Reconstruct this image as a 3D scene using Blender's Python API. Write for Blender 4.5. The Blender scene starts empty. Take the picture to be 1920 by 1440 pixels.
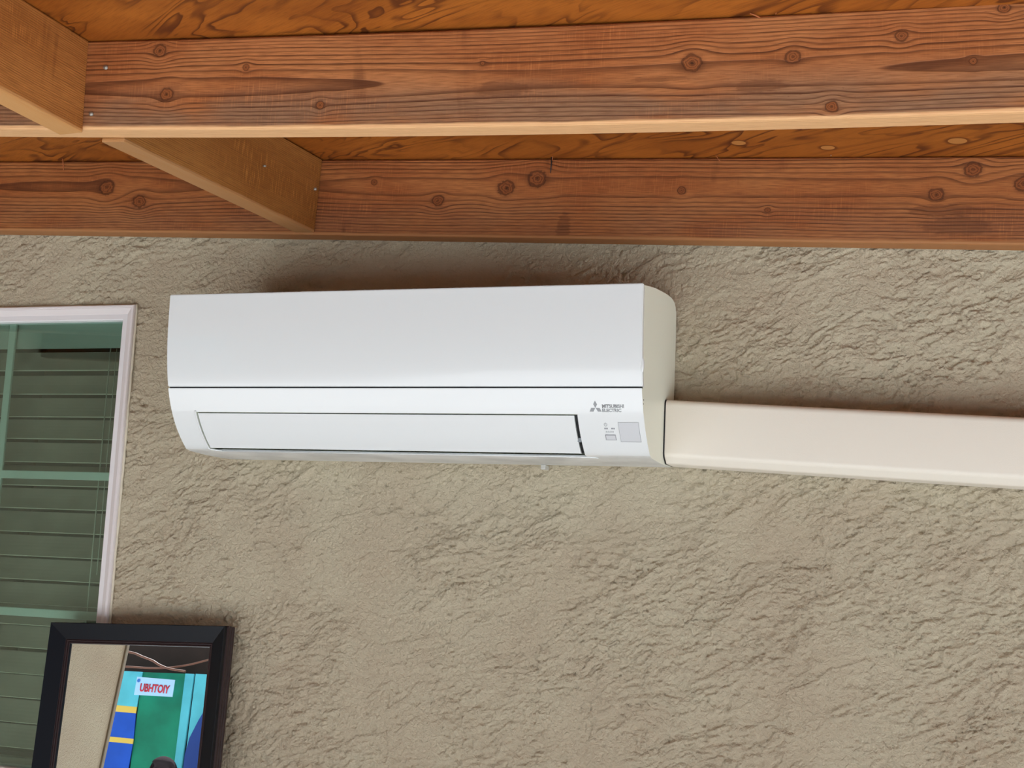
import bpy, bmesh, math, random
import numpy as np
from mathutils import Matrix, Vector

# ------------------------------------------------------------------ camera
scn = bpy.context.scene
cam_d = bpy.data.cameras.new('camera'); cam = bpy.data.objects.new('camera', cam_d)
scn.collection.objects.link(cam); scn.camera = cam
F_PX = 2571.85; YAW, PIT, ROL = -0.324742, 0.143150, 0.0469333
CAM = Vector((0.8553, -2.18409, -0.357073))
_f = Vector((math.sin(YAW)*math.cos(PIT), math.cos(YAW)*math.cos(PIT), math.sin(PIT)))
_r = Vector((math.cos(YAW), -math.sin(YAW), 0)); _u = _r.cross(_f)
_r2 = _r*math.cos(ROL)+_u*math.sin(ROL); _u2 = -_r*math.sin(ROL)+_u*math.cos(ROL)
cam.matrix_world = Matrix((
    (_r2.x, _u2.x, -_f.x, CAM.x), (_r2.y, _u2.y, -_f.y, CAM.y), (_r2.z, _u2.z, -_f.z, CAM.z), (0, 0, 0, 1)))
cam_d.sensor_width = 36; cam_d.lens = 36*F_PX/1920; cam_d.clip_start = .05; cam_d.clip_end = 200

# ------------------------------------------------------------------ light
world = bpy.data.worlds.new('World'); scn.world = world; world.use_nodes = True
bg = world.node_tree.nodes['Background']
bg.inputs[0].default_value = (0.86, 0.93, 1.0, 1); bg.inputs[1].default_value = 1.6
sun_d = bpy.data.lights.new('sun', 'SUN'); sun = bpy.data.objects.new('sun', sun_d)
scn.collection.objects.link(sun); sun_d.energy = 26.0; sun_d.angle = math.radians(1.2); sun_d.color = (.93, .97, 1.0)
sun.rotation_euler = Vector((0.22, 0.62, -1.0)).to_track_quat('-Z', 'Y').to_euler()
vs = scn.view_settings
vs.view_transform = 'Standard'; vs.look = 'None'; vs.gamma = 1; vs.use_curve_mapping = False
vs.exposure = -0.62

FLOOR = -2.0
C = scn.collection

# ------------------------------------------------------------------ helpers
def lin(r, g, b):
    f = lambda c: (c/255/12.92) if c/255 <= .04045 else ((c/255+.055)/1.055)**2.4
    return (f(r), f(g), f(b), 1)

def obj(name, bm_or_me, mats, parent=None, smooth=False):
    if isinstance(bm_or_me, bmesh.types.BMesh):
        me = bpy.data.meshes.new(name); bm_or_me.to_mesh(me); bm_or_me.free()
    else:
        me = bm_or_me
    if not isinstance(mats, (list, tuple)): mats = [mats]
    for m in mats: me.materials.append(m)
    if smooth:
        for p in me.polygons: p.use_smooth = True
    o = bpy.data.objects.new(name, me); C.objects.link(o)
    if parent: o.parent = parent
    return o

def thing(name, label, cat, loc=(0, 0, 0), group=None):
    o = bpy.data.objects.new(name, None); C.objects.link(o); o.location = loc
    o['label'] = label; o['category'] = cat; o.empty_display_size = .05
    if group: o['group'] = group
    return o

def tag(o, label, cat, group=None):
    o['label'] = label; o['category'] = cat
    if group: o['group'] = group
    return o

def struct(o, label=None, cat=None):
    o['kind'] = 'structure'
    if label: o['label'] = label
    if cat: o['category'] = cat
    return o

def box(bm, x0, x1, y0, y1, z0, z1, mat=0):
    vs_ = [bm.verts.new((x, y, z)) for x in (x0, x1) for y in (y0, y1) for z in (z0, z1)]
    for q in ((0, 1, 3, 2), (4, 6, 7, 5), (0, 4, 5, 1), (2, 3, 7, 6), (0, 2, 6, 4), (1, 5, 7, 3)):
        f = bm.faces.new([vs_[i] for i in q]); f.material_index = mat
    return vs_

def bevel(bm, w, seg=2):
    bmesh.ops.recalc_face_normals(bm, faces=bm.faces)
    bmesh.ops.bevel(bm, geom=list(bm.edges), offset=w, segments=seg, affect='EDGES', profile=.6)

def sweep_x(bm, prof, xs, zf=None, mat=0, caps=True):
    """closed profile [(y,z)] swept along x stations; zf(x) adds height"""
    rings = []
    for x in xs:
        dz = zf(x) if zf else 0
        rings.append([bm.verts.new((x, y, z+dz)) for y, z in prof])
    n = len(prof); fs = []
    for a, b in zip(rings, rings[1:]):
        for i in range(n):
            f = bm.faces.new((a[i], a[(i+1) % n], b[(i+1) % n], b[i])); f.material_index = mat; fs.append(f)
    if caps:
        f1 = bm.faces.new(rings[0][::-1]); f2 = bm.faces.new(rings[-1]); f1.material_index = f2.material_index = mat
    return fs

def tube(name, pts, rad, mat, parent=None, seg=8):
    bm = bmesh.new(); rings = []
    pts = [Vector(p) for p in pts]
    for i, p in enumerate(pts):
        t = (pts[min(i+1, len(pts)-1)]-pts[max(i-1, 0)]).normalized()
        a = t.cross(Vector((0.3, 1, .2))).normalized(); b = t.cross(a)
        r = rad[i] if isinstance(rad, (list, tuple)) else rad
        rings.append([bm.verts.new(p+a*r*math.cos(k*2*math.pi/seg)+b*r*math.sin(k*2*math.pi/seg)) for k in range(seg)])
    for a, b in zip(rings, rings[1:]):
        for k in range(seg): bm.faces.new((a[k], a[(k+1) % seg], b[(k+1) % seg], b[k]))
    bm.faces.new(rings[0][::-1]); bm.faces.new(rings[-1])
    bmesh.ops.recalc_face_normals(bm, faces=bm.faces)
    return obj(name, bm, mat, parent, True)

def smoothpts(pts, n=6):
    out = []
    P = [Vector(p) for p in pts]
    for i in range(len(P)-1):
        p0, p1, p2, p3 = P[max(i-1, 0)], P[i], P[i+1], P[min(i+2, len(P)-1)]
        for k in range(n):
            t = k/n
            out.append(.5*((2*p1)+(p2-p0)*t+(2*p0-5*p1+4*p2-p3)*t*t+(3*p1-p0-3*p2+p3)*t**3))
    out.append(P[-1]); return out

# ------------------------------------------------------------------ node expression helper
class S:
    def __init__(s, nt, sock): s.nt, s.k = nt, sock
    def _m(s, op, *a):
        n = s.nt.nodes.new('ShaderNodeMath'); n.operation = op
        for i, v in enumerate((s,)+a):
            if isinstance(v, S): s.nt.links.new(v.k, n.inputs[i])
            else: n.inputs[i].default_value = v
        return S(s.nt, n.outputs[0])
    def __add__(s, o): return s._m('ADD', o)
    __radd__ = __add__
    def __mul__(s, o): return s._m('MULTIPLY', o)
    __rmul__ = __mul__
    def __sub__(s, o): return s._m('SUBTRACT', o)
    def __rsub__(s, o): return (s*-1)+o
    def __truediv__(s, o): return s._m('DIVIDE', o)
    def sqrt(s): return s._m('SQRT')
    def exp(s): return s._m('EXPONENT')
    def fract(s): return s._m('FRACT')
    def floor(s): return s._m('FLOOR')
    def mn(s, o): return s._m('MINIMUM', o)
    def mx(s, o): return s._m('MAXIMUM', o)
    def sin(s): return s._m('SINE')
    def pw(s, o): return s._m('POWER', o)
    def ab(s): return s._m('ABSOLUTE')
    def ss(s, a, b, lo=0., hi=1.):
        n = s.nt.nodes.new('ShaderNodeMapRange'); n.interpolation_type = 'SMOOTHSTEP'
        s.nt.links.new(s.k, n.inputs[0])
        if a > b: a, b, lo, hi = b, a, hi, lo
        for i, v in zip((1, 2, 3, 4), (a, b, lo, hi)): n.inputs[i].default_value = v
        return S(s.nt, n.outputs[0])

def newmat(name, rough=.6, spec=.5):
    m = bpy.data.materials.new(name); m.use_nodes = True; nt = m.node_tree
    p = nt.nodes['Principled BSDF']; p.inputs['Roughness'].default_value = rough
    p.inputs['Specular IOR Level'].default_value = spec
    return m, nt, p

def vec(nt, x, y, z):
    n = nt.nodes.new('ShaderNodeCombineXYZ')
    for i, v in enumerate((x, y, z)):
        if isinstance(v, S): nt.links.new(v.k, n.inputs[i])
        else: n.inputs[i].default_value = v
    return n.outputs[0]

def noise(nt, v, scale=1., detail=2., rough=.5, dist=0.):
    n = nt.nodes.new('ShaderNodeTexNoise'); nt.links.new(v, n.inputs['Vector'])
    n.inputs['Scale'].default_value = scale; n.inputs['Detail'].default_value = detail
    n.inputs['Roughness'].default_value = rough; n.inputs['Distortion'].default_value = dist
    return S(nt, n.outputs[0])

def mixc(nt, fac, a, b, mode='MIX'):
    n = nt.nodes.new('ShaderNodeMix'); n.data_type = 'RGBA'; n.blend_type = mode
    if isinstance(fac, S): nt.links.new(fac.k, n.inputs[0])
    else: n.inputs[0].default_value = fac
    for i, v in ((6, a), (7, b)):
        if isinstance(v, tuple): n.inputs[i].default_value = v
        else: nt.links.new(v, n.inputs[i])
    return n.outputs[2]

def objxyz(nt):
    t = nt.nodes.new('ShaderNodeTexCoord'); s = nt.nodes.new('ShaderNodeSeparateXYZ')
    nt.links.new(t.outputs['Object'], s.inputs[0])
    return [S(nt, s.outputs[i]) for i in range(3)], t.outputs['Object']

def bump(nt, p, h, strength=.5, dist=.001):
    b = nt.nodes.new('ShaderNodeBump'); nt.links.new(h.k, b.inputs['Height'])
    b.inputs['Strength'].default_value = strength; b.inputs['Distance'].default_value = dist
    nt.links.new(b.outputs[0], p.inputs['Normal'])

def simple(name, col, rough=.5, spec=.5, coat=0., metal=0., var=0., vscale=30., bmp=0., bscale=200.):
    m, nt, p = newmat(name, rough, spec)
    (x, y, z), oc = objxyz(nt)
    if var:
        nz = noise(nt, oc, vscale, 4)
        c2 = tuple(c*(1-var) for c in col[:3])+(1,)
        nt.links.new(mixc(nt, nz.ss(.3, .7), col, c2), p.inputs['Base Color'])
    else: p.inputs['Base Color'].default_value = col
    p.inputs['Metallic'].default_value = metal
    p.inputs['Coat Weight'].default_value = coat; p.inputs['Coat Roughness'].default_value = .04
    if bmp: bump(nt, p, noise(nt, oc, bscale, 3), bmp, .0006)
    return m

def wood(name, base, dark, warm, knots=(), zc=.06, d=.055, sp=.0042, seed=0., sap=None, wob=1.0, streaks=(), grey=0., cross=.25):
    """flat sawn board: local x along the grain, z across the face, y through the board"""
    m, nt, p = newmat(name, .62, .3)
    (x, y, z), oc = objxyz(nt)
    zz = z + 0.0; kd = None; kr = None
    for (kx, kz, r) in knots:
        R = r
        dx = (x-kx)/1.15; dz = z-kz
        q2 = (dx*dx+dz*dz)*(1/(R*R))
        zz = zz - dz*((q2*(-.22)).exp())*.92
        q = q2.sqrt()
        kd = q if kd is None else kd.mn(q)
    slow = noise(nt, vec(nt, x*1.6+seed, z*9, y*4+seed*.7), 1., 2.5)-.5
    slow2 = noise(nt, vec(nt, x*7+seed*3, z*30, y*10), 1., 2)-.5
    w = zz - zc + slow*(.020*wob) + slow2*(.0028*wob)
    yy = y+d
    dd = (noise(nt, vec(nt, x*1.1+seed*5, 3.3, seed), 1., 1)-.5)*(.03*wob)
    r = (w*w + (yy+dd)*(yy+dd)).sqrt()/sp
    t = r.fract(); rid = r.floor()
    wn = nt.nodes.new('ShaderNodeTexWhiteNoise'); wn.noise_dimensions = '1D'; nt.links.new(rid.k, wn.inputs['W'])
    ri = S(nt, wn.outputs[0])
    line = t.ss(.45, .93)*t.ss(1.0, .955)
    brk = noise(nt, vec(nt, x*14+seed, z*120, y*60), 1., 3).ss(.2, .6)
    line = line*(ri*.5+.5)*(brk*.4+.6)
    fib = noise(nt, vec(nt, x*35+seed, z*900, y*900), 1., 3)
    chat = noise(nt, vec(nt, x*420, z*26+seed, y*26), 1., 2)
    blotch = noise(nt, vec(nt, x*5+seed*2, z*14, y*14+seed), 1., 4)
    c = mixc(nt, blotch.ss(.3, .7), base, warm)
    if grey:
        g = (z.ss(.085, .02))*noise(nt, vec(nt, x*6+seed, z*20, seed), 1., 4).ss(.25, .6)*grey
        c = mixc(nt, g, c, lin(146, 116, 90))
    c = mixc(nt, fib.ss(.35, .7)*.45, c, dark)
    spk = noise(nt, vec(nt, x*220, z*700, y*700), 1., 2).ss(.66, .74)
    c = mixc(nt, spk*.35, c, dark)
    c = mixc(nt, chat.ss(.5, .75)*blotch.ss(.45, .7)*cross, c, tuple(min(1, v*1.7) for v in base[:3])+(1,))
    c = mixc(nt, line*.95, c, dark)
    # vertical handling stains
    st = noise(nt, vec(nt, x*34+z*3+seed, z*3.2+seed, seed), 1., 3).ss(.63, .74)*noise(nt, vec(nt, x*2.6+seed*1.3, z*9, 0.), 1., 3).ss(.5, .64)
    c = mixc(nt, st*.55, c, dark)
    for (sx, sz, lx, lz) in streaks:
        q = ((x-sx)/lx); q = q*q; e = (z-sz)/lz; e = e*e
        e = (q+e).sqrt()+(noise(nt, vec(nt, x*60, z*200, 0.), 1., 3)-.5)*1.3
        c = mixc(nt, e.ss(1.2, .8)*.4, c, dark)
    if kd is not None:
        kn = kd+(noise(nt, vec(nt, x*110, z*150, seed), 1., 4)-.5)*.8
        halo = kn.ss(1.6, .85)
        rings = (kn*3.3).fract().ss(.45, .9)
        kcol = mixc(nt, rings*.7, tuple(v*.72 for v in warm[:3])+(1,), dark)
        kcol = mixc(nt, kn.ss(.28, .05)*.8, kcol, tuple(v*.35 for v in dark[:3])+(1,))
        c = mixc(nt, halo*.4, c, dark)
        c = mixc(nt, kn.ss(1.02, .9), c, kcol)
        edge = (kn-1.0).ab().ss(.16, .03)
        c = mixc(nt, edge*.6, c, tuple(v*.6 for v in dark[:3])+(1,))
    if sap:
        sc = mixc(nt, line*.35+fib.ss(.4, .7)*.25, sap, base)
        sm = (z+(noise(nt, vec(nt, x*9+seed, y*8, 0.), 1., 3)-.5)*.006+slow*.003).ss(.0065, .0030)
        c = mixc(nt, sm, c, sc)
    nt.links.new(c, p.inputs['Base Color'])
    hgt = line*-1.0+fib*.5+chat*.2
    bump(nt, p, hgt, .55, .0008)
    return m

# ------------------------------------------------------------------ materials
b1k = [(-.2228, .3584, .0085), (-.2063, .2931, .0085), (-.0839, .3233, .0042), (.033, .2613, .0055), (.535, .2809, .0105),
       (.2617, .3016, .0028), (.6567, .2787, .008), (.7812, .2942, .0062), (.7031, .2138, .0065), (.8945, .3192, .0062), (.8609, .2573, .0038)]
def b1z(x): return .2303-.0541*x+.0145*x*x
def ldz(x): return .2264-.0495*x
ledk = [(-.7013, .3472, .013), (-.6255, .3167, .0115), (.1018, .3089, .0125), (.1556, .3222, .0135), (-.0216, .2918, .009), (-.1465, .3305, .005),
        (.4063, .2898, .006), (.8572, .3016, .011), (.8056, .2643, .0095), (.9315, .2751, .011), (.5484, .2505, .004)]
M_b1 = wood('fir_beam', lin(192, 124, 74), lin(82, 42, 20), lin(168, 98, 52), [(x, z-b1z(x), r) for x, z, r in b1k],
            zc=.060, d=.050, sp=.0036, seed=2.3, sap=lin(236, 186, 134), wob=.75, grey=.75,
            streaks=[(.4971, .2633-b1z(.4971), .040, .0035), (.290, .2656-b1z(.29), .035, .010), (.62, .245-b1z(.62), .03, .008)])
M_led = wood('fir_ledger', lin(180, 114, 64), lin(74, 36, 16), lin(156, 88, 44), [(x, z-ldz(x), r) for x, z, r in ledk],
             zc=.088, d=.050, sp=.0042, seed=7.1, sap=lin(170, 118, 74), wob=.9, grey=.25, streaks=[(.84, .028, .05, .014), (.82, .053, .055, .009), (.21, .012, .012, .03)])
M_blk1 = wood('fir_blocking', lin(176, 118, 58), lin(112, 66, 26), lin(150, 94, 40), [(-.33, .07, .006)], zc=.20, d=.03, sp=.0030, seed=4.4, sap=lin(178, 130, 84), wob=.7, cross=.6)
M_blk2 = wood('fir_blocking_upper', lin(196, 130, 66), lin(112, 62, 26), lin(170, 106, 48), [(-.19, .085, .005)], zc=.22, d=.03, sp=.0032, seed=9.2, sap=lin(205, 152, 96), wob=.8, cross=.5)
M_rough = wood('fir_rafter', lin(160, 96, 56), lin(84, 42, 22), lin(140, 78, 42), zc=.06, d=.05, seed=13.)

def plywood():
    m, nt, p = newmat('plywood_deck', .55, .35)
    (x, y, z), oc = objxyz(nt)
    a = math.radians(32)
    u = x*math.cos(a)+y*(-math.sin(a)); v = x*math.sin(a)+y*math.cos(a)
    n1 = noise(nt, vec(nt, u*2.6, v*8.5, 0.), 1., 3.2, .5, .6)
    n2 = noise(nt, vec(nt, x*3.5, y*5, 4.), 1., 2)
    band = (n1*12.0+n2*2.5).fract()
    dk = band.ss(.45, .92)*band.ss(1., .9)*noise(nt, vec(nt, u*5, v*9, 8.), 1., 2).ss(.35, .6)
    fib = noise(nt, vec(nt, u*30, v*500, 0.), 1., 3)
    c = mixc(nt, noise(nt, vec(nt, x*4, y*7, 1.), 1., 3).ss(.3, .7), lin(178, 104, 36), lin(150, 82, 24))
    c = mixc(nt, fib.ss(.4, .75)*.45, c, lin(112, 52, 12))
    c = mixc(nt, noise(nt, vec(nt, u*4, v*60, 2.), 1., 3).ss(.52, .72)*.45, c, lin(112, 54, 16))
    c = mixc(nt, dk*.9, c, lin(84, 38, 12))
    for (px, py, rx, ry) in ((.513, -.108, .0125, .012), (.6475, -.0805, .0120, .011), (.840, -.108, .0155, .015)):
        q = (x-px)/rx; w = (y-py)/ry; e = (q*q+w*w).sqrt()
        c = mixc(nt, e.ss(1.5, 1.0)*.7, c, lin(92, 44, 18))
        c = mixc(nt, e.ss(.92, .86), c, lin(190, 128, 66))
    nt.links.new(c, p.inputs['Base Color'])
    bump(nt, p, fib*.5+dk*-.5, .4, .0008)
    return m
M_ply = plywood()

def stucco():
    m, nt, p = newmat('painted_stucco', .58, .35)
    (x, y, z), oc = objxyz(nt)
    n = noise(nt, oc, 6., 3)
    c = mixc(nt, n.ss(.3, .7), lin(201, 189, 163), lin(194, 179, 154))
    nt.links.new(c, p.inputs['Base Color'])
    g = noise(nt, oc, 330., 4, .6)
    g2 = noise(nt, oc, 120., 4, .65, .8)
    bump(nt, p, g*.0022+g2*.0046, 1., 1.)
    return m
M_stucco = stucco()

M_white = simple('gloss_white_plastic', (.83, .85, .85, 1), .2, .45, coat=.35)
M_cream = simple('cream_white_plastic', (.88, .90, .77, 1), .38, .45, bmp=.15, bscale=500)
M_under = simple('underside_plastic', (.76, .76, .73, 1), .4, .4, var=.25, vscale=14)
M_dark = simple('dark_gap', (.012, .013, .015, 1), .5, .4)
M_gap = simple('recess_shadow_and_hinge_grey', (.30, .33, .35, 1), .4, .4)  # grey carries the shadow in the vane recess; the hinge shares it
M_ink = simple('grey_ink', (.34, .35, .36, 1), .5, .3)
M_inkd = simple('thin_grey_line', (.30, .30, .33, 1), .5, .3)
M_recv = simple('receiver_plastic', (.68, .69, .71, 1), .25, .5, coat=.3)
M_duct = simple('beige_duct_plastic', lin(241, 233, 219), .42, .4, bmp=.25, bscale=900)
M_vinyl = simple('white_vinyl', lin(234, 226, 226), .4, .45)
M_vinyl2 = simple('white_vinyl_inner', lin(238, 234, 236), .35, .45)
M_caulk = simple('cream_caulk', lin(222, 212, 192), .6, .3)
M_munt = simple('white_muntin', lin(206, 216, 205), .5, .4)
M_slat = simple('faux_wood_slat', lin(166, 155, 142), .5, .4, var=.2, vscale=9)
M_slat_lit_edge = simple('faux_wood_slat_lit_edge', lin(206, 200, 182), .5, .4)  # lighter tone paints the light caught along each slat's lower edge
M_cord = simple('blind_cord', lin(190, 190, 176), .7, .2)
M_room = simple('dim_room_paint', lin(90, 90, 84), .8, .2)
M_nail = simple('galvanized_nail', lin(170, 165, 155), .4, .5, metal=.6)
M_splinter = simple('wood_splinter', lin(170, 100, 60), .7, .2)
M_fblack = simple('black_frame_paint', (.0045, .006, .010, 1), .35, .2)
M_fbrown = simple('espresso_wood_bead', lin(50, 35, 36), .35, .35)
M_conc = simple('concrete', lin(205, 207, 208), .8, .2, var=.12, vscale=3)

mm, nt, p = newmat('mirror_silver', .0)
p.inputs['Base Color'].default_value = (.80, .84, .84, 1); p.inputs['Metallic'].default_value = 1; M_mirror = mm

def glass():
    m = bpy.data.materials.new('tinted_window_glass'); m.use_nodes = True; nt = m.node_tree; nt.nodes.clear()
    o = nt.nodes.new('ShaderNodeOutputMaterial'); t = nt.nodes.new('ShaderNodeBsdfTransparent'); g = nt.nodes.new('ShaderNodeBsdfGlossy')
    t.inputs[0].default_value = (.815, .905, .866, 1); g.inputs['Roughness'].default_value = .01; g.inputs[0].default_value = (.9, 1, .96, 1)
    fr = nt.nodes.new('ShaderNodeFresnel'); fr.inputs[0].default_value = 1.45
    f = S(nt, fr.outputs[0])*1.5
    mx = nt.nodes.new('ShaderNodeMixShader'); nt.links.new(f.k, mx.inputs[0]); nt.links.new(t.outputs[0], mx.inputs[1]); nt.links.new(g.outputs[0], mx.inputs[2])
    nt.links.new(mx.outputs[0], o.inputs[0]); return m
M_glass = glass()

# ------------------------------------------------------------------ stucco wall
rng = np.random.RandomState(11)
def lattice(seed): return np.random.RandomState(seed).rand(256, 256).astype(np.float32)
def vnoise(u, v, seed):
    L = lattice(seed); iu = np.floor(u).astype(np.int64); iv = np.floor(v).astype(np.int64)
    fu = (u-iu).astype(np.float32); fv = (v-iv).astype(np.float32)
    fu = fu*fu*fu*(fu*(fu*6-15)+10); fv = fv*fv*fv*(fv*(fv*6-15)+10)
    a = L[iu & 255, iv & 255]; b = L[(iu+1) & 255, iv & 255]; c = L[iu & 255, (iv+1) & 255]; d = L[(iu+1) & 255, (iv+1) & 255]
    return a*(1-fu)*(1-fv)+b*fu*(1-fv)+c*(1-fu)*fv+d*fu*fv
def fbm(u, v, seed, octv=4, g=.5):
    s = 0; a = 1; t = 0
    for k in range(octv):
        s = s+a*vnoise(u*2**k+k*17.3, v*2**k+k*9.1, seed+k); t += a; a *= g
    return s/t
def sst(a, b, x):
    t = np.clip((x-a)/(b-a), 0, 1); return t*t*(3-2*t)

WX0, WX1, WZ0, WZ1, ST = -1.0, 1.24, -.86, .30, .0016
HX0, HX1, HZ0, HZ1 = -1.55, -.643, -.757, .117          # window opening
def stucco_height(X, Z):
    a = math.radians(20)
    wx = (fbm(X*9, Z*9, 40, 3)-.5)*.05; wz = (fbm(X*9+50, Z*9, 45, 3)-.5)*.05
    u = (X+wx)*math.cos(a)+(Z+wz)*math.sin(a); v = -(X+wx)*math.sin(a)+(Z+wz)*math.cos(a)
    und = fbm(X*4, Z*4, 1, 3)-.5
    mask = sst(.44, .56, fbm(u*4.5+3, v*9, 5, 3))                 # rough or trowelled
    fine = fbm(u*75, v*150, 9, 3, .6)-.5
    fine2 = fbm(X*230, Z*230, 13, 2)-.5
    n1 = fbm(u*17, v*48, 20, 5, .62)
    n2 = fbm(u*9+7, v*26+3, 26, 5, .55)
    n3 = fbm(u*38, v*75, 33, 4, .62)
    plate = sst(.50, .525, n1)*(.4+.6*mask)                       # knocked-down skips with sharp lips
    plate2 = sst(.545, .56, n2)
    rough = sst(.49, .56, n3)*mask
    crack = np.exp(-((n2-.47)/.006)**2)*sst(.5, .62, fbm(X*7, Z*7, 60, 3))
    pits = sst(.74, .82, fbm(X*80, Z*80, 70, 2))*sst(.45, .6, fbm(X*6, Z*6, 75, 2))
    h = und*.0022+plate*.0016+plate2*.0016+rough*.0021+fine*.0056*(.2+.8*mask)+fine2*.0020-crack*.0026-pits*.0026
    return h

def build_wall():
    nx = int((WX1-WX0)/ST)+1; nz = int((WZ1-WZ0)/ST)+1
    xs = np.linspace(WX0, WX1, nx); zs = np.linspace(WZ0, WZ1, nz)
    X, Z = np.meshgrid(xs, zs, indexing='ij')
    h = stucco_height(X, Z)
    e = np.minimum(np.minimum(X-WX0, WX1-X), np.minimum(Z-WZ0, WZ1-Z)); h = h*sst(0, .02, e)
    Y = .0066-h-.0018
    co = np.stack([X, Y, Z], -1).reshape(-1, 3)
    I = np.arange(nx*nz).reshape(nx, nz)
    q = np.stack([I[:-1, :-1], I[1:, :-1], I[1:, 1:], I[:-1, 1:]], -1).reshape(-1, 4)
    cx = (X[:-1, :-1]+ST/2).reshape(-1); cz = (Z[:-1, :-1]+ST/2).reshape(-1)
    keep = ~((cx < HX1) & (cz > HZ0) & (cz < HZ1)); q = q[keep]
    # coarse surroundings
    ex = []; eq = []
    def quad(x0, x1, z0, z1):
        b = len(co)+len(ex)
        ex.extend([(x0, .0017, z0), (x1, .0017, z0), (x1, .0017, z1), (x0, .0017, z1)]); eq.append((b, b+1, b+2, b+3))
    L, R_, B, T = -2.2, 4.2, FLOOR, .62
    quad(L, R_, B, WZ0); quad(L, R_, WZ1, T); quad(WX1, R_, WZ0, WZ1)
    quad(L, HX0, WZ0, WZ1); quad(HX0, WX0, WZ0, HZ0); quad(HX0, WX0, HZ1, WZ1)
    co2 = np.concatenate([co, np.array(ex)]); q2 = np.concatenate([q, np.array(eq)])
    me = bpy.data.meshes.new('wall_back')
    me.vertices.add(len(co2)); me.vertices.foreach_set('co', co2.astype(np.float32).ravel())
    me.loops.add(len(q2)*4); me.loops.foreach_set('vertex_index', q2.astype(np.int32).ravel())
    me.polygons.add(len(q2)); me.polygons.foreach_set('loop_start', np.arange(0, len(q2)*4, 4, dtype=np.int32))
    me.polygons.foreach_set('loop_total', np.full(len(q2), 4, dtype=np.int32))
    me.polygons.foreach_set('use_smooth', np.ones(len(q2), dtype=bool))
    me.update(); me.validate()
    o = obj('wall_back', me, M_stucco); struct(o, 'tan painted stucco house wall with skip trowel texture', 'wall')
build_wall()

# floor, wing wall on the left (seen in the mirror), ground
bm = bmesh.new(); box(bm, -14, 16, -20, .3, FLOOR-.1, FLOOR); struct(obj('floor', bm, M_conc), 'pale concrete patio slab', 'floor')
bm = bmesh.new(); box(bm, -2.5, -2.2, -2.282, .0, FLOOR, .62); wl = obj('wall_left', bm, M_stucco); struct(wl, 'stucco wing wall on the left of the patio', 'wall')
bm = bmesh.new(); box(bm, -2.5, -2.192, -2.298, -2.282, FLOOR, .62); bevel(bm, .003); struct(obj('trim_1', bm, simple('corner_trim', lin(150, 140, 122), .5)), 'vertical corner trim at the end of the wing wall', 'trim')

# ------------------------------------------------------------------ roof deck
bm = bmesh.new()
def dkz(x): return .3668-.0495*x
vv = []
for x in (-2.6, 3.6):
    for y in (.30, -3.2):
        for dz in (0, .012): vv.append(bm.verts.new((x, y, dkz(x)+dz)))
for q in ((0, 1, 3, 2), (4, 6, 7, 5), (0, 4, 5, 1), (2, 3, 7, 6), (0, 2, 6, 4), (1, 5, 7, 3)): bm.faces.new([vv[i] for i in q])
bmesh.ops.recalc_face_normals(bm, faces=bm.faces)
struct(obj('ceiling', bm, M_ply), 'orange plywood roof deck above the beams', 'ceiling')

# ---- ledger board against the wall (front face y=-.038)
bm = bmesh.new(); r = .003; hz = .139
prof = [(r, 0), (.0008, .0008), (0, r), (0, hz-r), (r, hz), (.038-r, hz), (.038, hz-r), (.038, r), (.038-r, 0)]
sweep_x(bm, prof, np.linspace(-2.18, 3.4, 40)); bmesh.ops.recalc_face_normals(bm, faces=bm.faces)
led = obj('ledger_board', bm, M_led); tag(led, 'brown knotty fir ledger board fixed flat along the stucco wall', 'beam')
led.rotation_euler = (0, math.atan(.0495), 0); led.location = (0, -.038, .2264)
# ---- main beam with a slight crook
bm = bmesh.new(); hz = .1325
prof = [(r, 0), (.0008, .0008), (0, r), (0, hz-r), (r, hz), (.038-r, hz), (.038, hz-r), (.038, r), (.038-r, 0)]
sweep_x(bm, prof, np.linspace(-2.4, 3.4, 60)); bmesh.ops.recalc_face_normals(bm, faces=bm.faces)
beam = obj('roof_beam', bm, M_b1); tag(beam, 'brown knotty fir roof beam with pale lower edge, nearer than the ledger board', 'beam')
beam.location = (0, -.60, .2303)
for i in range(4):
    bm = bmesh.new(); sweep_x(bm, prof, [-2.4, 3.4]); bmesh.ops.recalc_face_normals(bm, faces=bm.faces)
    o = obj('roof_beam', bm, M_rough); tag(o, 'fir roof beam out over the patio, nearer the open edge of the roof', 'beam', 'roof beams out over the patio')
    o.rotation_euler = (0, math.atan(.0495), 0); o.location = (0, -1.162-.562*i-.038, .2303)

def crook(me):
    for v in me.vertices:
        v.co.z += -.0541*v.co.x+.0145*v.co.x**2 if abs(v.co.x) < 1.3 else (-.0541*v.co.x+.0145*(1.69+2.6*(abs(v.co.x)-1.3)*.35))
# the crook is real shape; grain coordinates are taken before it through a stored attribute
def bake_coords(o):
    me = o.data; at = me.attributes.new('board', 'FLOAT_VECTOR', 'POINT')
    buf = np.empty(len(me.vertices)*3, dtype=np.float32); me.vertices.foreach_get('co', buf); at.data.foreach_set('vector', buf)
bake_coords(beam); crook(beam.data)
ntb = M_b1.node_tree
for n in list(ntb.nodes):
    if n.type == 'TEX_COORD':
        a = ntb.nodes.new('ShaderNodeAttribute'); a.attribute_name = 'board'
        for l in list(n.outputs['Object'].links): ntb.links.new(a.outputs['Vector'], l.to_socket)

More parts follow.
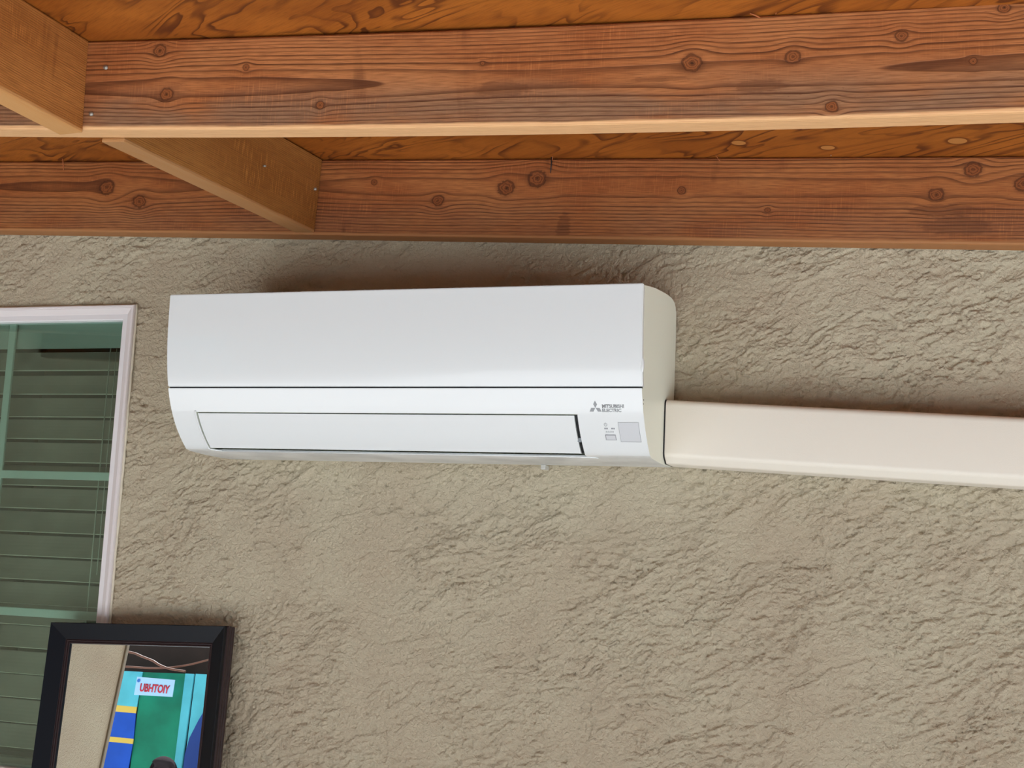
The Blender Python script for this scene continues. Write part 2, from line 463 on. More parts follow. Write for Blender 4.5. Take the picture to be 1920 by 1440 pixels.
# ---- blocking pieces between the beams
def blocking(name, x, ya, x2, yb, z, hz, mat, label, roll):
    """from (x, ya) at the wall side to (x2, yb); right face through those points"""
    dv = Vector((x2-x, yb-ya, 0)); L = dv.length; dv.normalize()
    bm = bmesh.new()
    box(bm, 0, L, -.038, 0, 0, hz); bevel(bm, .0015, 2)
    for v in bm.verts: v.co.x += v.co.y*dv.x
    o = obj(name, bm, mat); tag(o, label, 'blocking')
    zv = Vector((0, 0, 1)); yv = zv.cross(dv)
    m = Matrix((dv, yv, zv)).transposed().to_4x4()
    o.matrix_world = Matrix.Translation((x, ya, z)) @ m @ Matrix.Rotation(roll, 4, 'X')
    return o
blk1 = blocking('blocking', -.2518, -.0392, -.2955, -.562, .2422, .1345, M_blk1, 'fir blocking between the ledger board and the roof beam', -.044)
blk2 = blocking('blocking', -.3388, -.600, -.3430, -1.162, .2457, .1365, M_blk2, 'yellowish fir blocking at the upper left, in front of the roof beam', .033)

# nails and splinters
def nail(parent, P, n, length=.006, rad=.0024, name='nail_head'):
    P = Vector(P); n = Vector(n).normalized()
    inv = parent.matrix_basis.inverted(); a = inv@(P-n*.004); b = inv@(P+n*length)
    o = tube(name, [a, b], rad, M_nail, parent, 10); return o
nail(beam, (-.3094, -.600, .340), (.1, -1, -.15), .003, .0032)
nail(beam, (-.3264, -.600, .2723), (.1, -1, -.1), .003, .0030)
nail(blk1, (-.2485, -.055, .318), (1, -.25, -.1), .003, .0026)
nail(blk1, (-.2495, -.235, .305), (1, -.2, -.1), .001, .0018)
def spike(parent, P, Q, rad, mat, name):
    inv = parent.matrix_basis.inverted(); return tube(name, [inv@Vector(P), inv@((Vector(P)+Vector(Q))/2+Vector((.0006, 0, 0))), inv@Vector(Q)], [rad, rad, rad*.6], mat, parent, 6)
spike(led, (.1855, -.0405, .362), (.1842, -.040, .330), .0011, M_dark, 'nail')
spike(led, (.189, -.046, .366), (.1875, -.043, .351), .0009, M_splinter, 'splinter')
spike(led, (-.795, -.050, .412), (-.793, -.044, .384), .0011, M_splinter, 'splinter')
spike(led, (.459, -.041, .352), (.474, -.046, .332), .0007, M_splinter, 'splinter')
spike(led, (.463, -.044, .356), (.468, -.044, .346), .0008, M_splinter, 'splinter')
spike(led, (.513, -.046, .350), (.520, -.043, .342), .0009, M_splinter, 'splinter')
spike(led, (.648, -.046, .349), (.649, -.043, .333), .0011, M_nail, 'nail')
spike(led, (.867, -.046, .335), (.866, -.043, .325), .0009, M_splinter, 'splinter')
for a, b in (((.605, -.606, .336), (.617, -.601, .331)), ((.64, -.606, .343), (.635, -.601, .334)), ((.905, -.606, .327), (.935, -.604, .325))):
    spike(beam, a, b, .0010, M_splinter, 'splinter')

# ------------------------------------------------------------------ air conditioner
PC = [-136.69030280220585, 7.668896675894016, -4.678429069293393, 1.0972662110929008, -0.10178107222552163, -0.24691621316082366]
def yp(z):
    z = min(max(z, -.165), .0875); s = 0
    for c in PC: s = s*z+c
    return s
ac = thing('air_conditioner', 'white wall-mounted split air conditioner on the tan stucco wall under the ledger board', 'air conditioner', (0, 0, 0))
TOP = [(-.0015, .060), (-.0045, .092), (-.010, .1000), (-.0193, .1055), (-.034, .1080), (-.05, .1085), (-.075, .1075), (-.10, .1054), (-.16, .0990), (-.205, .0925), (-.2380, .0868)]
SEAM0, SEAM1 = -.0640, -.0668
XL, XR = -.3545, .2985
ZV = -.1038
def frontpts(z0, z1, n, off=0.): return [(yp(z0+(z1-z0)*k/n)+off, z0+(z1-z0)*k/n) for k in range(n+1)]
BOT = [(-.150, -.1625), (-.10, -.1640), (-.05, -.1640), (-.016, -.1632), (-.0015, -.150)]
full = TOP+frontpts(.0850, SEAM0, 12, .009)+[(yp(SEAM1)+.009, SEAM1)]+frontpts(SEAM1, -.1600, 14)+BOT
def seg_casing(bm, prof, x0, x1, w0, w1):
    n = len(prof)
    ra = [bm.verts.new((x0, y, z)) for y, z in prof]; rb = [bm.verts.new((x1, y, z)) for y, z in prof]
    for i in range(n):
        j = (i+1) % n
        f = bm.faces.new((ra[i], ra[j], rb[j], rb[i]))
        y, z = (prof[i][0]+prof[j][0])/2, (prof[i][1]+prof[j][1])/2
        dz = prof[i][1]-prof[j][1]; dy = prof[j][0]-prof[i][0]
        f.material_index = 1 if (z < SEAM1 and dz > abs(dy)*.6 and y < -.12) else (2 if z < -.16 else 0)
        f.smooth = True
    for rg in (ra[::-1], rb): 
        f = bm.faces.new(rg); f.material_index = 0
bm = bmesh.new()
seg_casing(bm, full, -.400, XL, 1, 0)
seg_casing(bm, full, XR, .400, 0, 1)
mid = TOP+frontpts(.0850, SEAM0, 12, .009)+[(yp(SEAM1)+.009, SEAM1)]+frontpts(SEAM1, ZV, 8)+[(yp(ZV)+.022, ZV)]
mid += [(yp(z)+.022, z) for z in (-.115, -.13, -.145, -.150)]+[(-.136, -.1570), (-.1535, -.1592), (-.1545, -.1612)]+BOT
seg_casing(bm, mid, XL, XR, 0, 0)
bmesh.ops.recalc_face_normals(bm, faces=bm.faces)
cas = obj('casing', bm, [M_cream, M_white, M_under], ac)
cas.data.set_sharp_from_angle(angle=math.radians(32))
cas['label'] = 'cream white casing with white lower front'
# upper front panel
bm = bmesh.new()
outer = frontpts(.0872, SEAM0, 26); inner = [(y+.0078, z) for y, z in outer][::-1]
sweep_x(bm, outer+inner, [-.4005, .4012]); bmesh.ops.recalc_face_normals(bm, faces=bm.faces)
eds = [e for e in bm.edges if e.calc_length() > .5 and (abs(e.verts[0].co.z-.0872) < 1e-4 or abs(e.verts[0].co.z-SEAM0) < 1e-4)] + [e for e in bm.edges if e.calc_length() < .02 and abs(e.verts[0].co.x-e.verts[1].co.x) < 1e-5 and len(e.link_faces) == 2 and any(len(f.verts) > 10 for f in e.link_faces)]
bmesh.ops.bevel(bm, geom=list(set(eds)), offset=.0012, segments=3, affect='EDGES')
fp = obj('front_panel', bm, M_white, ac, True); fp.data.set_sharp_from_angle(angle=math.radians(25))
# dark shadow strip inside the seam
bm = bmesh.new(); box(bm, -.3995, .3995, yp(SEAM1)+.0035, yp(SEAM1)+.0088, SEAM1, SEAM0); obj('panel_seam', bm, M_dark, ac)
# side rim line and catch on the right of the panel
bm = bmesh.new()
o1 = frontpts(.083, SEAM0, 14, .0085); sweep_x(bm, o1+[(y+.0020, z) for y, z in o1][::-1], [.3998, .4008]); bmesh.ops.recalc_face_normals(bm, faces=bm.faces)
obj('side_rim', bm, M_white, ac)
bm = bmesh.new(); bmesh.ops.create_uvsphere(bm, u_segments=16, v_segments=10, radius=1)
for v in bm.verts: v.co = Vector((.4008+v.co.x*.0028, -.2385+v.co.y*.004, -.033+v.co.z*.0115))
obj('panel_catch', bm, M_white, ac, True)
# vane
bm = bmesh.new()
vo = frontpts(ZV-.0020, -.1566, 16, .0003); vo += [(-.1672, -.1578), (-.1650, -.1580)]
vi = [(y+.0048, z+.0008) for y, z in vo][::-1]
sweep_x(bm, vo+vi, [XL+.0030, XR-.0056]); bmesh.ops.recalc_face_normals(bm, faces=bm.faces)
van = obj('air_vane', bm, M_white, ac, True); van.data.set_sharp_from_angle(angle=math.radians(30))
van['label'] = 'long horizontal vane across the lower front'
# outlet recess behind the vane with its shadow in the grey, dark end slot, vane hinges
bm = bmesh.new(); vo2 = [(yp(z)+.0065, z) for z in (-.1045, -.115, -.13, -.145, -.156)]
sweep_x(bm, vo2+[(y+.012, z) for y, z in vo2][::-1], [XL+.001, XR-.0066]); bmesh.ops.recalc_face_normals(bm, faces=bm.faces)
obj('outlet_recess', bm, M_gap, ac)
bm = bmesh.new(); vo2 = [(yp(z)+.0052, z) for z in (-.1040, -.115, -.13, -.145, -.1565)]
sweep_x(bm, vo2+[(y+.010, z) for y, z in vo2][::-1], [XR-.0064, XR-.0001]); bmesh.ops.recalc_face_normals(bm, faces=bm.faces)
obj('end_slot', bm, M_dark, ac)
bm = bmesh.new()
for z in (-.1395,): box(bm, XR-.0060, XR-.0006, yp(z)+.001, yp(z)+.006, z-.003, z+.003)
obj('vane_hinge', bm, M_gap, ac)
# bright lips round the vane opening (left edge and outlet lip)
def lip(name, pts, rad, mat=M_white): return tube(name, pts, rad, mat, ac, 8)
lip('opening_lip', [(XL-.0006, yp(z)-.0007, z) for z in np.linspace(ZV+.002, -.1595, 12)]+[(-.345, -.157, -.1612), (-.335, -.1535, -.1618)], .0013)
lip('outlet_lip', [(-.337, -.1538, -.1618), (XR-.01, -.1538, -.1618), (XR+.004, -.154, -.1622), (XR+.018, -.150, -.1632)], [.0014, .0014, .0012, .0006])
bm = bmesh.new(); box(bm, XL+.001, XR, -.152, -.1495, -.1612, -.1595)
obj('outlet_gap', bm, M_gap, ac)  # strip coloured grey as the recess shadow below the vane

def on_front(me_verts_faces, name, mat, th=.00035):
    pass
def plate(name, polys, mat, th=.0003, parent=ac, off=.0):
    """polys in (x,z) laid on the curved lower front"""
    bm = bmesh.new()
    for poly in polys:
        a = [bm.verts.new((x, yp(z)-off-th, z)) for x, z in poly]; b = [bm.verts.new((x, yp(z)-off+.0004, z)) for x, z in poly]
        n = len(poly); bm.faces.new(a); bm.faces.new(b[::-1])
        for i in range(n): bm.faces.new((a[i], b[i], b[(i+1) % n], a[(i+1) % n]))
    bmesh.ops.recalc_face_normals(bm, faces=bm.faces)
    return obj(name, bm, mat, parent)
def text_on(name, body, x0, x1, z0, z1, mat, fn, parent, bold=0., shear=0):
    cu = bpy.data.curves.new(name, 'FONT'); cu.body = body; cu.size = 1; cu.offset = bold; cu.resolution_u = 4
    to = bpy.data.objects.new(name, cu); C.objects.link(to); dg = bpy.context.evaluated_depsgraph_get(); dg.update()
    me = bpy.data.meshes.new_from_object(to.evaluated_get(dg)); bpy.data.objects.remove(to); bpy.data.curves.remove(cu)
    bm = bmesh.new(); bm.from_mesh(me); bpy.data.meshes.remove(me)
    xs = [v.co.x for v in bm.verts]; ys = [v.co.y for v in bm.verts]; a, b, c, d = min(xs), max(xs), min(ys), max(ys)
    if abs(x1-x0) < .2: bmesh.ops.subdivide_edges(bm, edges=[e for e in bm.edges if e.calc_length() > .2], cuts=2)
    for v in bm.verts:
        x = x0+(v.co.x-a)/(b-a)*(x1-x0); z = z0+(v.co.y-c)/(d-c)*(z1-z0)
        v.co = Vector(fn(x, z))
    # give the lettering a little thickness
    ret = bmesh.ops.extrude_face_region(bm, geom=list(bm.faces))
    return bm
def front_text(name, body, x0, x1, z0, z1, mat=M_ink, bold=.0):
    bm = text_on(name, body, x0, x1, z0, z1, mat, lambda x, z: (x, yp(z)-.0003, z), ac, bold)
    half = len(bm.verts)//2
    bm.verts.ensure_lookup_table()
    for v in list(bm.verts)[half:]: v.co.y += .0008
    bmesh.ops.recalc_face_normals(bm, faces=bm.faces)
    return obj(name, bm, mat, ac)
front_text('brand_lettering', 'MITSUBISHI', .3378, .3712, -.0949, -.0899, bold=.035)
front_text('brand_lettering', 'ELECTRIC', .3376, .3668, -.1006, -.0958, bold=.035)
ex, ez = .3275, -.0945
s = .0047
plate('brand_emblem', [
    [(ex, ez+.0100), (ex+.0030, ez+.0048), (ex, ez-.0004), (ex-.0030, ez+.0048)],
    [(ex-.0004, ez-.0004), (ex-.0034, ez-.0056), (ex-.0094, ez-.0056), (ex-.0064, ez-.0004)],
    [(ex+.0004, ez-.0004), (ex+.0034, ez-.0056), (ex+.0094, ez-.0056), (ex+.0064, ez-.0004)]], M_ink)
def ring(cx, cz, r, w, a0, a1, n=20):
    out = []
    for k in range(n):
        t0 = a0+(a1-a0)*k/n; t1 = a0+(a1-a0)*(k+1)/n
        out.append([(cx+r*math.sin(t0), cz+r*math.cos(t0)), (cx+r*math.sin(t1), cz+r*math.cos(t1)), (cx+(r-w)*math.sin(t1), cz+(r-w)*math.cos(t1)), (cx+(r-w)*math.sin(t0), cz+(r-w)*math.cos(t0))])
    return out
px, pz = .3403, -.1180
plate('power_symbol', ring(px, pz, .0024, .0006, .6, 2*math.pi-.6)+[[(px-.0003, pz+.0026), (px+.0003, pz+.0026), (px+.0003, pz+.0002), (px-.0003, pz+.0002)]], M_ink)
for x0 in (.3376, .3482):
    plate('indicator_light', [[(x0+k*.0019, -.1223), (x0+k*.0019+.0014, -.1223), (x0+k*.0019+.0014, -.1244), (x0+k*.0019, -.1244)] for k in range(3)], M_inkd)
front_text('switch_lettering', 'E.O.SW', .3394, .3516, -.1291, -.1268)
plate('switch_button', [[(.3384, -.1326), (.3529, -.1326), (.3532, -.1389), (.3380, -.1389)]], M_recv, .0006)
plate('switch_button_edge', [[(.3378, -.1319), (.3534, -.1319), (.3534, -.1329), (.3378, -.1329)], [(.3526, -.1319), (.3534, -.1319), (.3537, -.1393), (.3529, -.1393)], [(.3378, -.1389), (.3536, -.1389), (.3536, -.1393), (.3378, -.1393)], [(.3374, -.1319), (.3380, -.1319), (.3380, -.1393), (.3374, -.1393)]], M_inkd, .0008)
def rectplate(x0, x1, z0, z1, n=5): return [[(x0, z0+(z1-z0)*k/n), (x1, z0+(z1-z0)*k/n), (x1, z0+(z1-z0)*(k+1)/n), (x0, z0+(z1-z0)*(k+1)/n)] for k in range(n)]
plate('receiver_window', rectplate(.3603, .3907, -.1146, -.1412), M_recv, .0004)
w = .0005
plate('receiver_outline', rectplate(.3603, .3907, -.1146, -.1146-w, 1)+rectplate(.3603, .3907, -.1412, -.1412-w, 1)+rectplate(.3603-w, .3603, -.1146, -.1412-w)+rectplate(.3907, .3907+w, -.1146, -.1412-w), M_ink, .00045)
for (yy, zz) in ((-.2205, -.0825), (-.2215, -.0885)):
    tube('side_hole', [(.3995, yy, zz), (.4004, yy, zz)], .0011, M_dark, ac, 8)
# mounting lug seen just below the casing
bm = bmesh.new(); box(bm, .186, .194, -.028, -.006, -.1715, -.1635); bevel(bm, .0015); obj('mounting_clip', bm, simple('clear_clip', (.55, .54, .5, 1), .2), ac)

# ------------------------------------------------------------------ line-set duct
def arc(cy, cz, r, a0, a1, n=6): return [(cy+r*math.cos(math.radians(a0+(a1-a0)*k/n)), cz+r*math.sin(math.radians(a0+(a1-a0)*k/n))) for k in range(n+1)]
dprof = [(-.0015, -.0605)]+arc(-.064, -.0705, .010, 90, 180)+arc(-.063, -.1440, .011, 180, 235, 5)+arc(-.052, -.1480, .0135, 225, 265, 4)+[(-.0015, -.1610)]
du = thing('line_cover', 'beige plastic refrigerant line cover running right from the air conditioner', 'line cover', (.403, 0, -.06))
bm = bmesh.new(); sweep_x(bm, dprof, [.4022, 1.9], lambda x: -.046*(x-.4)); bmesh.ops.recalc_face_normals(bm, faces=bm.faces)
for v in bm.verts: v.co -= Vector((.403, 0, -.06))
o = obj('channel', bm, M_duct, du, True); o.data.set_sharp_from_angle(angle=math.radians(30))
bm = bmesh.new(); cy, cz = -.035, -.11  # thin near-black ring fills the gap between casing and cover
sweep_x(bm, [(cy+(y-cy)*1.012, cz+(z-cz)*1.012) if y < -.01 else (y, z) for y, z in dprof], [.4001, .4023]); bmesh.ops.recalc_face_normals(bm, faces=bm.faces)
for v in bm.verts: v.co -= Vector((.403, 0, -.06))
o = obj('end_gap_line', bm, M_dark, du, True); o['label'] = 'thin dark gap line at the end of the cover'

# ------------------------------------------------------------------ window
win = bpy.data.objects.new('window_1', None); C.objects.link(win); struct(win, 'white vinyl framed window at the left of the wall', 'window')
OX1, OX0, OZ1, OZ0 = -.6335, -1.56, .1262, -.7665
def frame_ring(name, prof, mats, mid=None, parent=win, rect=(OX0, OX1, OZ0, OZ1)):
    """prof: list of (inset, y) swept round the rectangle"""
    x0, x1, z0, z1 = rect; bm = bmesh.new(); R_ = []
    for (d, y) in prof:
        R_.append([bm.verts.new(c) for c in ((x0+d, y, z0+d), (x1-d, y, z0+d), (x1-d, y, z1-d), (x0+d, y, z1-d))])
    for i in range(len(prof)-1):
        for k in range(4):
            f = bm.faces.new((R_[i][k], R_[i][(k+1) % 4], R_[i+1][(k+1) % 4], R_[i+1][k]))
            if mid: f.material_index = mid[i]
    return obj(name, bm, mats, parent)
fprof = [(0, .02), (0, -.006), (.0012, -.0085), (.0042, -.0085), (.0050, -.0072), (.0062, -.0075), (.0165, -.0020), (.0172, -.0012), (.0262, -.0012), (.0280, .0004), (.0285, .026), (.0285, .05)]
fr = frame_ring('window_frame', fprof, [M_vinyl, M_vinyl2], [0, 0, 0, 0, 0, 0, 0, 1, 1, 1, 1])
IX1, IX0, IZ1, IZ0 = OX1-.0285, OX0+.0285, OZ1-.0285, OZ0+.0285
bm = bmesh.new(); box(bm, IX0-.004, IX1+.004, .014, .0165, IZ0-.004, IZ1+.004); obj('window_glass', bm, M_glass, win)
# caulk bead round the frame
random.seed(3)
def bead(pts, name='caulk'):
    P = []
    for a, b in zip(pts, pts[1:]):
        n = max(4, int((Vector(b)-Vector(a)).length/.012))
        for k in range(n): P.append(Vector(a).lerp(Vector(b), k/n)+Vector((random.uniform(-.0006, .0008), 0, random.uniform(-.0006, .0006))))
    P.append(Vector(pts[-1])); tube(name, P, [random.uniform(.0018, .0032) for _ in P], M_caulk, win, 8)
bead([(OX1+.0006, .0005, OZ0), (OX1+.0006, .0005, OZ1+.0004), (OX0, .0005, OZ1+.0006)])
# muntin grid behind the pane
for z in (-.1968, -.4560): 
    bm = bmesh.new(); box(bm, IX0, IX1+.003, .0185, .0245, z-.0078, z+.0078); bevel(bm, .0015); obj('muntin', bm, M_munt, win)
for x in (-.9245, -1.21):
    bm = bmesh.new(); box(bm, x-.0078, x+.0078, .0188, .0242, IZ0, IZ1); bevel(bm, .0015); obj('muntin', bm, M_munt, win)
# dim room box behind
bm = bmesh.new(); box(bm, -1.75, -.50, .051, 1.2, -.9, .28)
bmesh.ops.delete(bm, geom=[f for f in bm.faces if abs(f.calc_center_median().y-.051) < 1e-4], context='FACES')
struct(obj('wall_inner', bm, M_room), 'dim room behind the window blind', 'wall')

# blind
bl = thing('window_blind', 'closed horizontal slat blind hanging behind the white framed window', 'blind', (-1.1, .06, .10))
def blp(name, bm, mat, smooth=False):
    for v in bm.verts: v.co -= Vector((-1.1, .06, .10))
    return obj(name, bm, mat, bl, smooth)
BX0, BX1 = -1.52, -.6665
bm = bmesh.new(); box(bm, BX0, BX1, .028, .034, .050, .108); bevel(bm, .002); blp('valance', bm, [simple('valance_vinyl', lin(178, 184, 174), .5)])
bm = bmesh.new(); box(bm, BX0, BX1, .037, .070, .068, .105); blp('head_rail', bm, M_slat)
zt = [.0088, -.0379, -.0823, -.1253, -.1705, -.2158, -.2601, -.3052, -.351, -.3956, -.4418, -.4808, -.5236, -.572, -.6162, -.662, -.708]
random.seed(8)
for z in zt:
    bm = bmesh.new(); tz = random.uniform(-.0006, .0006); n = 6
    pr = [(.0450, z-.0004), (.0425, z-.0002)]
    for k in range(n+1):
        t = k/n; pr.append((.041+.024*t+.003*math.sin(math.pi*t), z+.0012+.0388*t))
    back = [(y+.0026, zz+.0006) for y, zz in pr][::-1]
    prf = pr+back
    sweep_x(bm, prf, [BX0, BX1+random.uniform(-.0015, .0015)])
    bm.faces.ensure_lookup_table()
    for f in bm.faces:
        if f.calc_center_median().z < z+.001 and len(f.verts) == 4: f.material_index = 1
    bmesh.ops.recalc_face_normals(bm, faces=bm.faces)
    blp('slat', bm, [M_slat, M_slat_lit_edge])
bm = bmesh.new(); box(bm, BX0, BX1, .045, .066, -.752, -.726); bevel(bm, .003); blp('bottom_rail', bm, M_slat)
tube('ladder_cord', [Vector((-.7075, .0355, .052))-Vector((-1.1, .06, .10)), Vector((-.7075, .0355, -.73))-Vector((-1.1, .06, .10))], .0012, M_cord, bl, 6)
tube('ladder_cord', [Vector((-.6945, .0365, .050))-Vector((-1.1, .06, .10)), Vector((-.6945, .0365, -.38))-Vector((-1.1, .06, .10))], .0008, M_cord, bl, 6)

# ------------------------------------------------------------------ leaning mirror
mi = thing('framed_mirror', 'tall black framed mirror leaning on the wall in front of the window corner', 'mirror')
AX = Matrix(((0.99928, 0.017337, -0.033729), (-0.0134545, 0.993604, 0.112122), (0.0354569, -0.1115875, 0.993122)))
MO = Vector((-0.72629, -0.045, -0.46842)); MW, MH = .3600, 1.535
base = MO+AX@Vector((MW/2, 0, -MH))
mi.matrix_world = Matrix.Translation(base)@AX.to_4x4()
mp = [(.002, .038), (-.0010, .034), (-.0010, .0290), (.0012, .0270), (-.0012, .0250), (-.0012, .0215), (.0012, .0195), (-.0014, .0175), (-.0014, .0130), (.0010, .0115), (0, .0085), (0, .0008), (.0008, 0),
      (.0280, .0130), (.0288, .0150), (.0300, .0140), (.0316, .0142), (.0324, .0165), (.0338, .0155), (.0352, .0165), (.0362, .0215), (.0362, .0300)]
mid_ = [0]*1+[1]*9+[0]*3+[1]*6+[0]*2
bm = bmesh.new(); R_ = []
x0, x1, z0, z1 = -MW/2, MW/2, 0, MH
for (d, y) in mp: R_.append([bm.verts.new(c) for c in ((x0+d, y, z0+d), (x1-d, y, z0+d), (x1-d, y, z1-d), (x0+d, y, z1-d))])
for i in range(len(mp)-1):
    for k in range(4):
        f = bm.faces.new((R_[i][k], R_[i][(k+1) % 4], R_[i+1][(k+1) % 4], R_[i+1][k])); f.material_index = mid_[i]
bmesh.ops.recalc_face_normals(bm, faces=bm.faces)
obj('frame', bm, [M_fblack, M_fbrown], mi)
bm = bmesh.new(); box(bm, x0+.035, x1-.035, .020, .024, .035, MH-.035); obj('mirror_glass', bm, M_mirror, mi)
bm = bmesh.new(); box(bm, x0+.004, x1-.004, .030, .034, .004, MH-.004); obj('backing_board', bm, simple('backing_card', lin(110, 84, 60), .8), mi)

# ------------------------------------------------------------------ across the patio (seen only in the mirror)
BY = -6.1
M_cy = simple('cyan_canvas', lin(90, 190, 205), .6, .3, var=.2, vscale=5)
M_gr = simple('green_canvas', lin(16, 132, 100), .6, .3, var=.35, vscale=4)
M_bl = simple('blue_canvas', lin(28, 84, 190), .6, .3, var=.2, vscale=6)
M_ye = simple('yellow_canvas', lin(222, 186, 84), .6, .3)
M_nv = simple('navy_canvas', lin(34, 62, 130), .6, .3)
cb = thing('play_tent', 'green and cyan canvas play tent panels across the patio, reflected in the mirror', 'tent', (-4.5, BY, FLOOR))
def cpan(name, poly, mat, dy=0., th=.02):
    bm = bmesh.new(); a = [bm.verts.new((x+4.5, dy-th/2+.004*math.sin(x*40), z-FLOOR)) for x, z in poly]; b = [bm.verts.new((x+4.5, dy-th, z-FLOOR)) for x, z in poly]
    n = len(poly); bm.faces.new(a); bm.faces.new(b[::-1])
    for i in range(n): bm.faces.new((a[i], b[i], b[(i+1) % n], a[(i+1) % n]))
    bmesh.ops.recalc_face_normals(bm, faces=bm.faces); return obj(name, bm, mat, cb)
cpan('green_panel', [(-4.78, .292), (-4.433, .303), (-4.372, -.32), (-4.25, FLOOR), (-4.66, FLOOR), (-4.72, -.35)], M_gr)
cpan('side_strip', [(-5.4, .28), (-4.774, .292), (-4.762, .054), (-5.4, .054)], M_cy, .012)
cpan('side_strip', [(-5.4, .054), (-4.762, .054), (-4.760, .011), (-5.4, .011)], M_ye, .013)
cpan('side_strip', [(-5.4, .011), (-4.760, .011), (-4.735, -.158), (-5.4, -.158)], M_bl, .012)
cpan('side_strip', [(-5.4, -.158), (-4.735, -.158), (-4.733, -.192), (-5.4, -.192)], M_ye, .013)
cpan('side_strip', [(-5.4, -.192), (-4.733, -.192), (-4.66, FLOOR), (-5.4, FLOOR)], M_bl, .012)
cpan('cyan_panel', [(-4.433, .303), (-4.360, .303), (-4.311, -.32), (-4.20, FLOOR), (-4.25, FLOOR), (-4.373, -.32)], M_cy, .01)
cpan('cyan_panel', [(-4.347, .305), (-3.7, .32), (-3.7, FLOOR), (-4.18, FLOOR), (-4.298, -.32)], M_cy, .01)
cpan('navy_figure', [(-4.205, .08), (-4.245, .0), (-4.29, -.12), (-4.30, -.23), (-4.285, -.40), (-4.20, -.6), (-4.05, -.4), (-4.0, .05)], M_nv, .03)
sg = thing('paper_sign', 'pale blue paper sign with red lettering on the green tent panel, in the mirror', 'sign', (-4.6, -6.03, .18))
bm = bmesh.new(); a = [bm.verts.new(c) for c in ((-4.76+4.6, 0, .247-.18), (-4.456+4.6, 0, .245-.18), (-4.45+4.6, 0, .132-.18), (-4.755+4.6, 0, .125-.18))]
f = bm.faces.new(a); e = bmesh.ops.extrude_face_region(bm, geom=[f])
for v in e['geom']:
    if isinstance(v, bmesh.types.BMVert): v.co.y -= .004
bmesh.ops.recalc_face_normals(bm, faces=bm.faces)
obj('paper', bm, simple('pale_blue_paper', lin(170, 208, 240), .6), sg)
bm = text_on('lettering', 'UBHTOIY', -4.718+4.6, -4.482+4.6, .150-.18, .206-.18, None, lambda x, z: (x, .003, z), sg, .03)
bm.verts.ensure_lookup_table()
for v in list(bm.verts)[len(bm.verts)//2:]: v.co.y -= .002
bmesh.ops.recalc_face_normals(bm, faces=bm.faces)
obj('lettering', bm, simple('red_ink', lin(200, 40, 60), .6), sg)
bm = bmesh.new(); bmesh.ops.create_circle(bm, cap_ends=True, radius=.012, segments=16)
for v in bm.verts: v.co = Vector((v.co.x-4.739+4.6, .004, v.co.y+.222-.18))
obj('blue_dot', bm, simple('blue_ink', lin(50, 110, 190), .6), sg)
# added dark block behind the tent, stands in for the dark ceiling reflected
M_backdrop = simple('backdrop_brown', lin(58, 44, 38), .7, .2, var=.3, vscale=5)
bm = bmesh.new(); box(bm, -6.6, -2.9, -8.4, -6.35, FLOOR, .62); 
tag(obj('dark_backdrop', bm, M_backdrop), 'added dark brown block standing in for the dark ceiling in the mirror', 'backdrop')
M_hose = simple('copper_cord', lin(104, 62, 42), .6)
tag(tube('hanging_cord', smoothpts([(-4.9, -5.9, .40), (-4.741, -5.9, .386), (-4.664, -5.9, .366), (-4.573, -5.9, .343), (-4.512, -5.9, .318), (-4.43, -5.9, .298), (-4.3, -5.9, .288)]), .008, M_hose), 'copper coloured cord sagging down to the right above the tent', 'cord')
tag(tube('hanging_cord', smoothpts([(-4.9, -5.93, .292), (-4.73, -5.93, .296), (-4.603, -5.93, .297), (-4.459, -5.93, .309), (-4.319, -5.93, .334), (-4.195, -5.93, .369), (-4.0, -5.93, .43)]), .007, M_hose), 'copper coloured cord rising to the right above the tent', 'cord')

bm = bmesh.new()  # unseen board fence, added to block the low sky at the horizon
for k in range(70):
    x = -9+k*.3; h = .85+.02*math.sin(k*7.1); box(bm, x, x+.292, -9.03, -9.0, FLOOR, h)
box(bm, -9, 12, -9.0, -8.96, .3, .39); box(bm, -9, 12, -9.0, -8.96, -1.6, -1.51)
tag(obj('horizon_blocker_fence', bm, simple('dark_blocker_boards', lin(96, 82, 70), .8, .2, var=.3, vscale=6)), 'added board fence out of view, blocking low sky light', 'fence')

# person in front of the tent, only the head reaches into the mirror
pe = thing('person', 'person with dark hair standing before the play tent, in the mirror', 'person', (-4.185, -5.7, FLOOR))
def skinned(name, joints, edges, mat, parent, sub=2):
    me = bpy.data.meshes.new(name); me.from_pydata([j[:3] for j in joints], edges, []); me.materials.append(mat)
    o = bpy.data.objects.new(name, me); C.objects.link(o); o.parent = parent
    s = o.modifiers.new('skin', 'SKIN'); s.use_smooth_shade = True
    for i, j in enumerate(joints):
        v = me.skin_vertices[0].data[i]; v.radius = (j[3], j[4] if len(j) > 4 else j[3]); v.use_root = (i == 0)
    o.modifiers.new('sub', 'SUBSURF').levels = sub; o.modifiers['sub'].render_levels = sub
    return o
M_skin = simple('skin', lin(205, 160, 135), .5); M_shirt = simple('grey_shirt', lin(120, 126, 136), .8); M_pants = simple('dark_trousers', lin(50, 54, 66), .8); M_hair = simple('dark_hair', lin(58, 50, 52), 1., 0.)
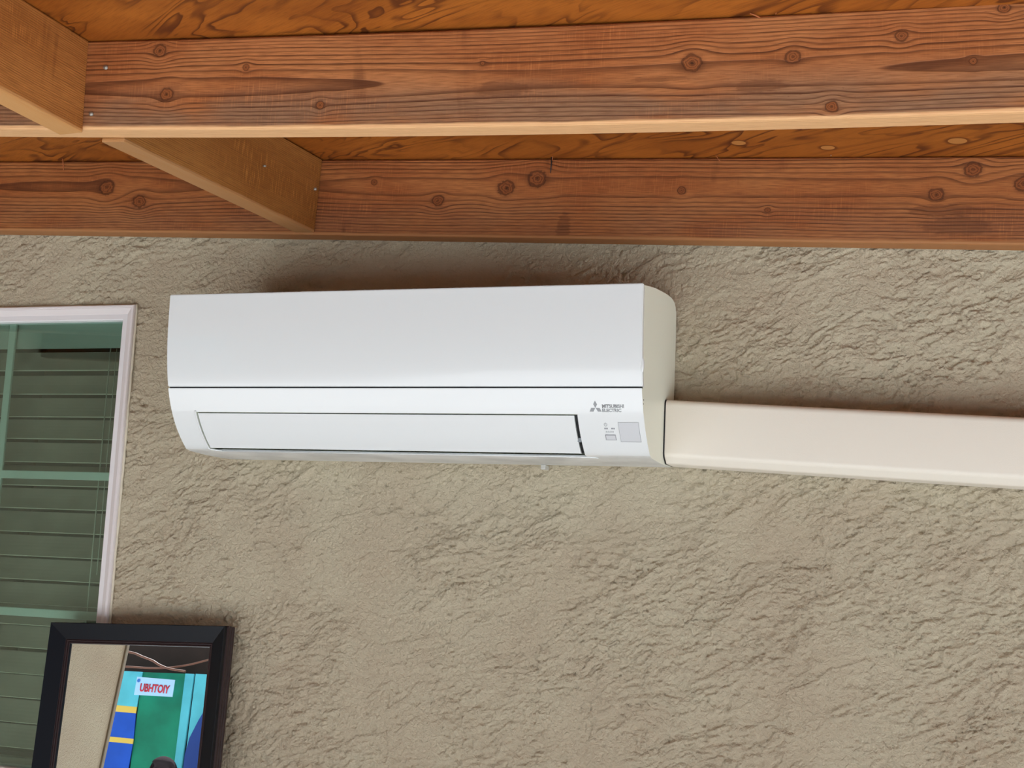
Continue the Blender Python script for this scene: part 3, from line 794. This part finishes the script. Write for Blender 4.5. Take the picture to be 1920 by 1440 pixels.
J = [(0, 0, .92, .13, .10), (0, 0, 1.10, .12, .09), (0, 0, 1.30, .15, .10), (0, 0, 1.42, .07), (0, .005, 1.50, .052), (0, .02, 1.58, .070, .082), (0, .015, 1.64, .072, .085),
     (.17, 0, 1.36, .055), (.24, .01, 1.10, .042), (.25, .07, .86, .032), (-.17, 0, 1.36, .055), (-.24, .01, 1.10, .042), (-.25, .07, .86, .032),
     (.10, 0, .84, .085), (.11, .01, .48, .055), (.11, 0, .09, .038), (.11, .12, .04, .035), (-.10, 0, .84, .085), (-.11, .01, .48, .055), (-.11, 0, .09, .038), (-.11, .12, .04, .035)]
E = [(0, 1), (1, 2), (2, 3), (3, 4), (4, 5), (5, 6), (2, 7), (7, 8), (8, 9), (2, 10), (10, 11), (11, 12), (0, 13), (13, 14), (14, 15), (15, 16), (0, 17), (17, 18), (18, 19), (19, 20)]
skinned('body', J, E, M_skin, pe)
skinned('shirt', [(0, 0, .95, .145, .115), (0, 0, 1.10, .135, .105), (0, 0, 1.30, .165, .115), (0, 0, 1.40, .085), (.17, 0, 1.36, .067), (.225, .01, 1.16, .056), (-.17, 0, 1.36, .067), (-.225, .01, 1.16, .056)], [(0, 1), (1, 2), (2, 3), (2, 4), (4, 5), (2, 6), (6, 7)], M_shirt, pe)
skinned('trousers', [(0, 0, .94, .14, .11), (.10, 0, .84, .098), (.11, .01, .48, .070), (.11, 0, .12, .058), (-.10, 0, .84, .098), (-.11, .01, .48, .070), (-.11, 0, .12, .058)], [(0, 1), (1, 2), (2, 3), (0, 4), (4, 5), (5, 6)], M_pants, pe)
bm = bmesh.new(); bmesh.ops.create_uvsphere(bm, u_segments=24, v_segments=16, radius=1)
for v in list(bm.verts):
    c = v.co.copy(); v.co = Vector((c.x*.088, c.y*.104+.008, c.z*.098+1.622))
    if c.y > .35 and c.z < .45: v.co.y -= .05
    if c.z < -.3: v.co.z += .03
obj('hair', bm, M_hair, pe, True)
for sx in (-1, 1):
    bm = bmesh.new(); bmesh.ops.create_uvsphere(bm, u_segments=10, v_segments=8, radius=.011)
    for v in bm.verts: v.co += Vector((sx*.03, .100, 1.60))
    obj('eye', bm, M_dark, pe, True)
bm = bmesh.new(); bmesh.ops.create_cone(bm, cap_ends=True, segments=8, radius1=.016, radius2=.006, depth=.045)
for v in bm.verts: v.co += Vector((0, .112, 1.575))
obj('nose', bm, M_skin, pe, True)
bm = bmesh.new(); box(bm, -.024, .024, .092, .104, 1.538, 1.547); bevel(bm, .002); obj('mouth', bm, simple('lips', lin(150, 80, 76), .5), pe, True)
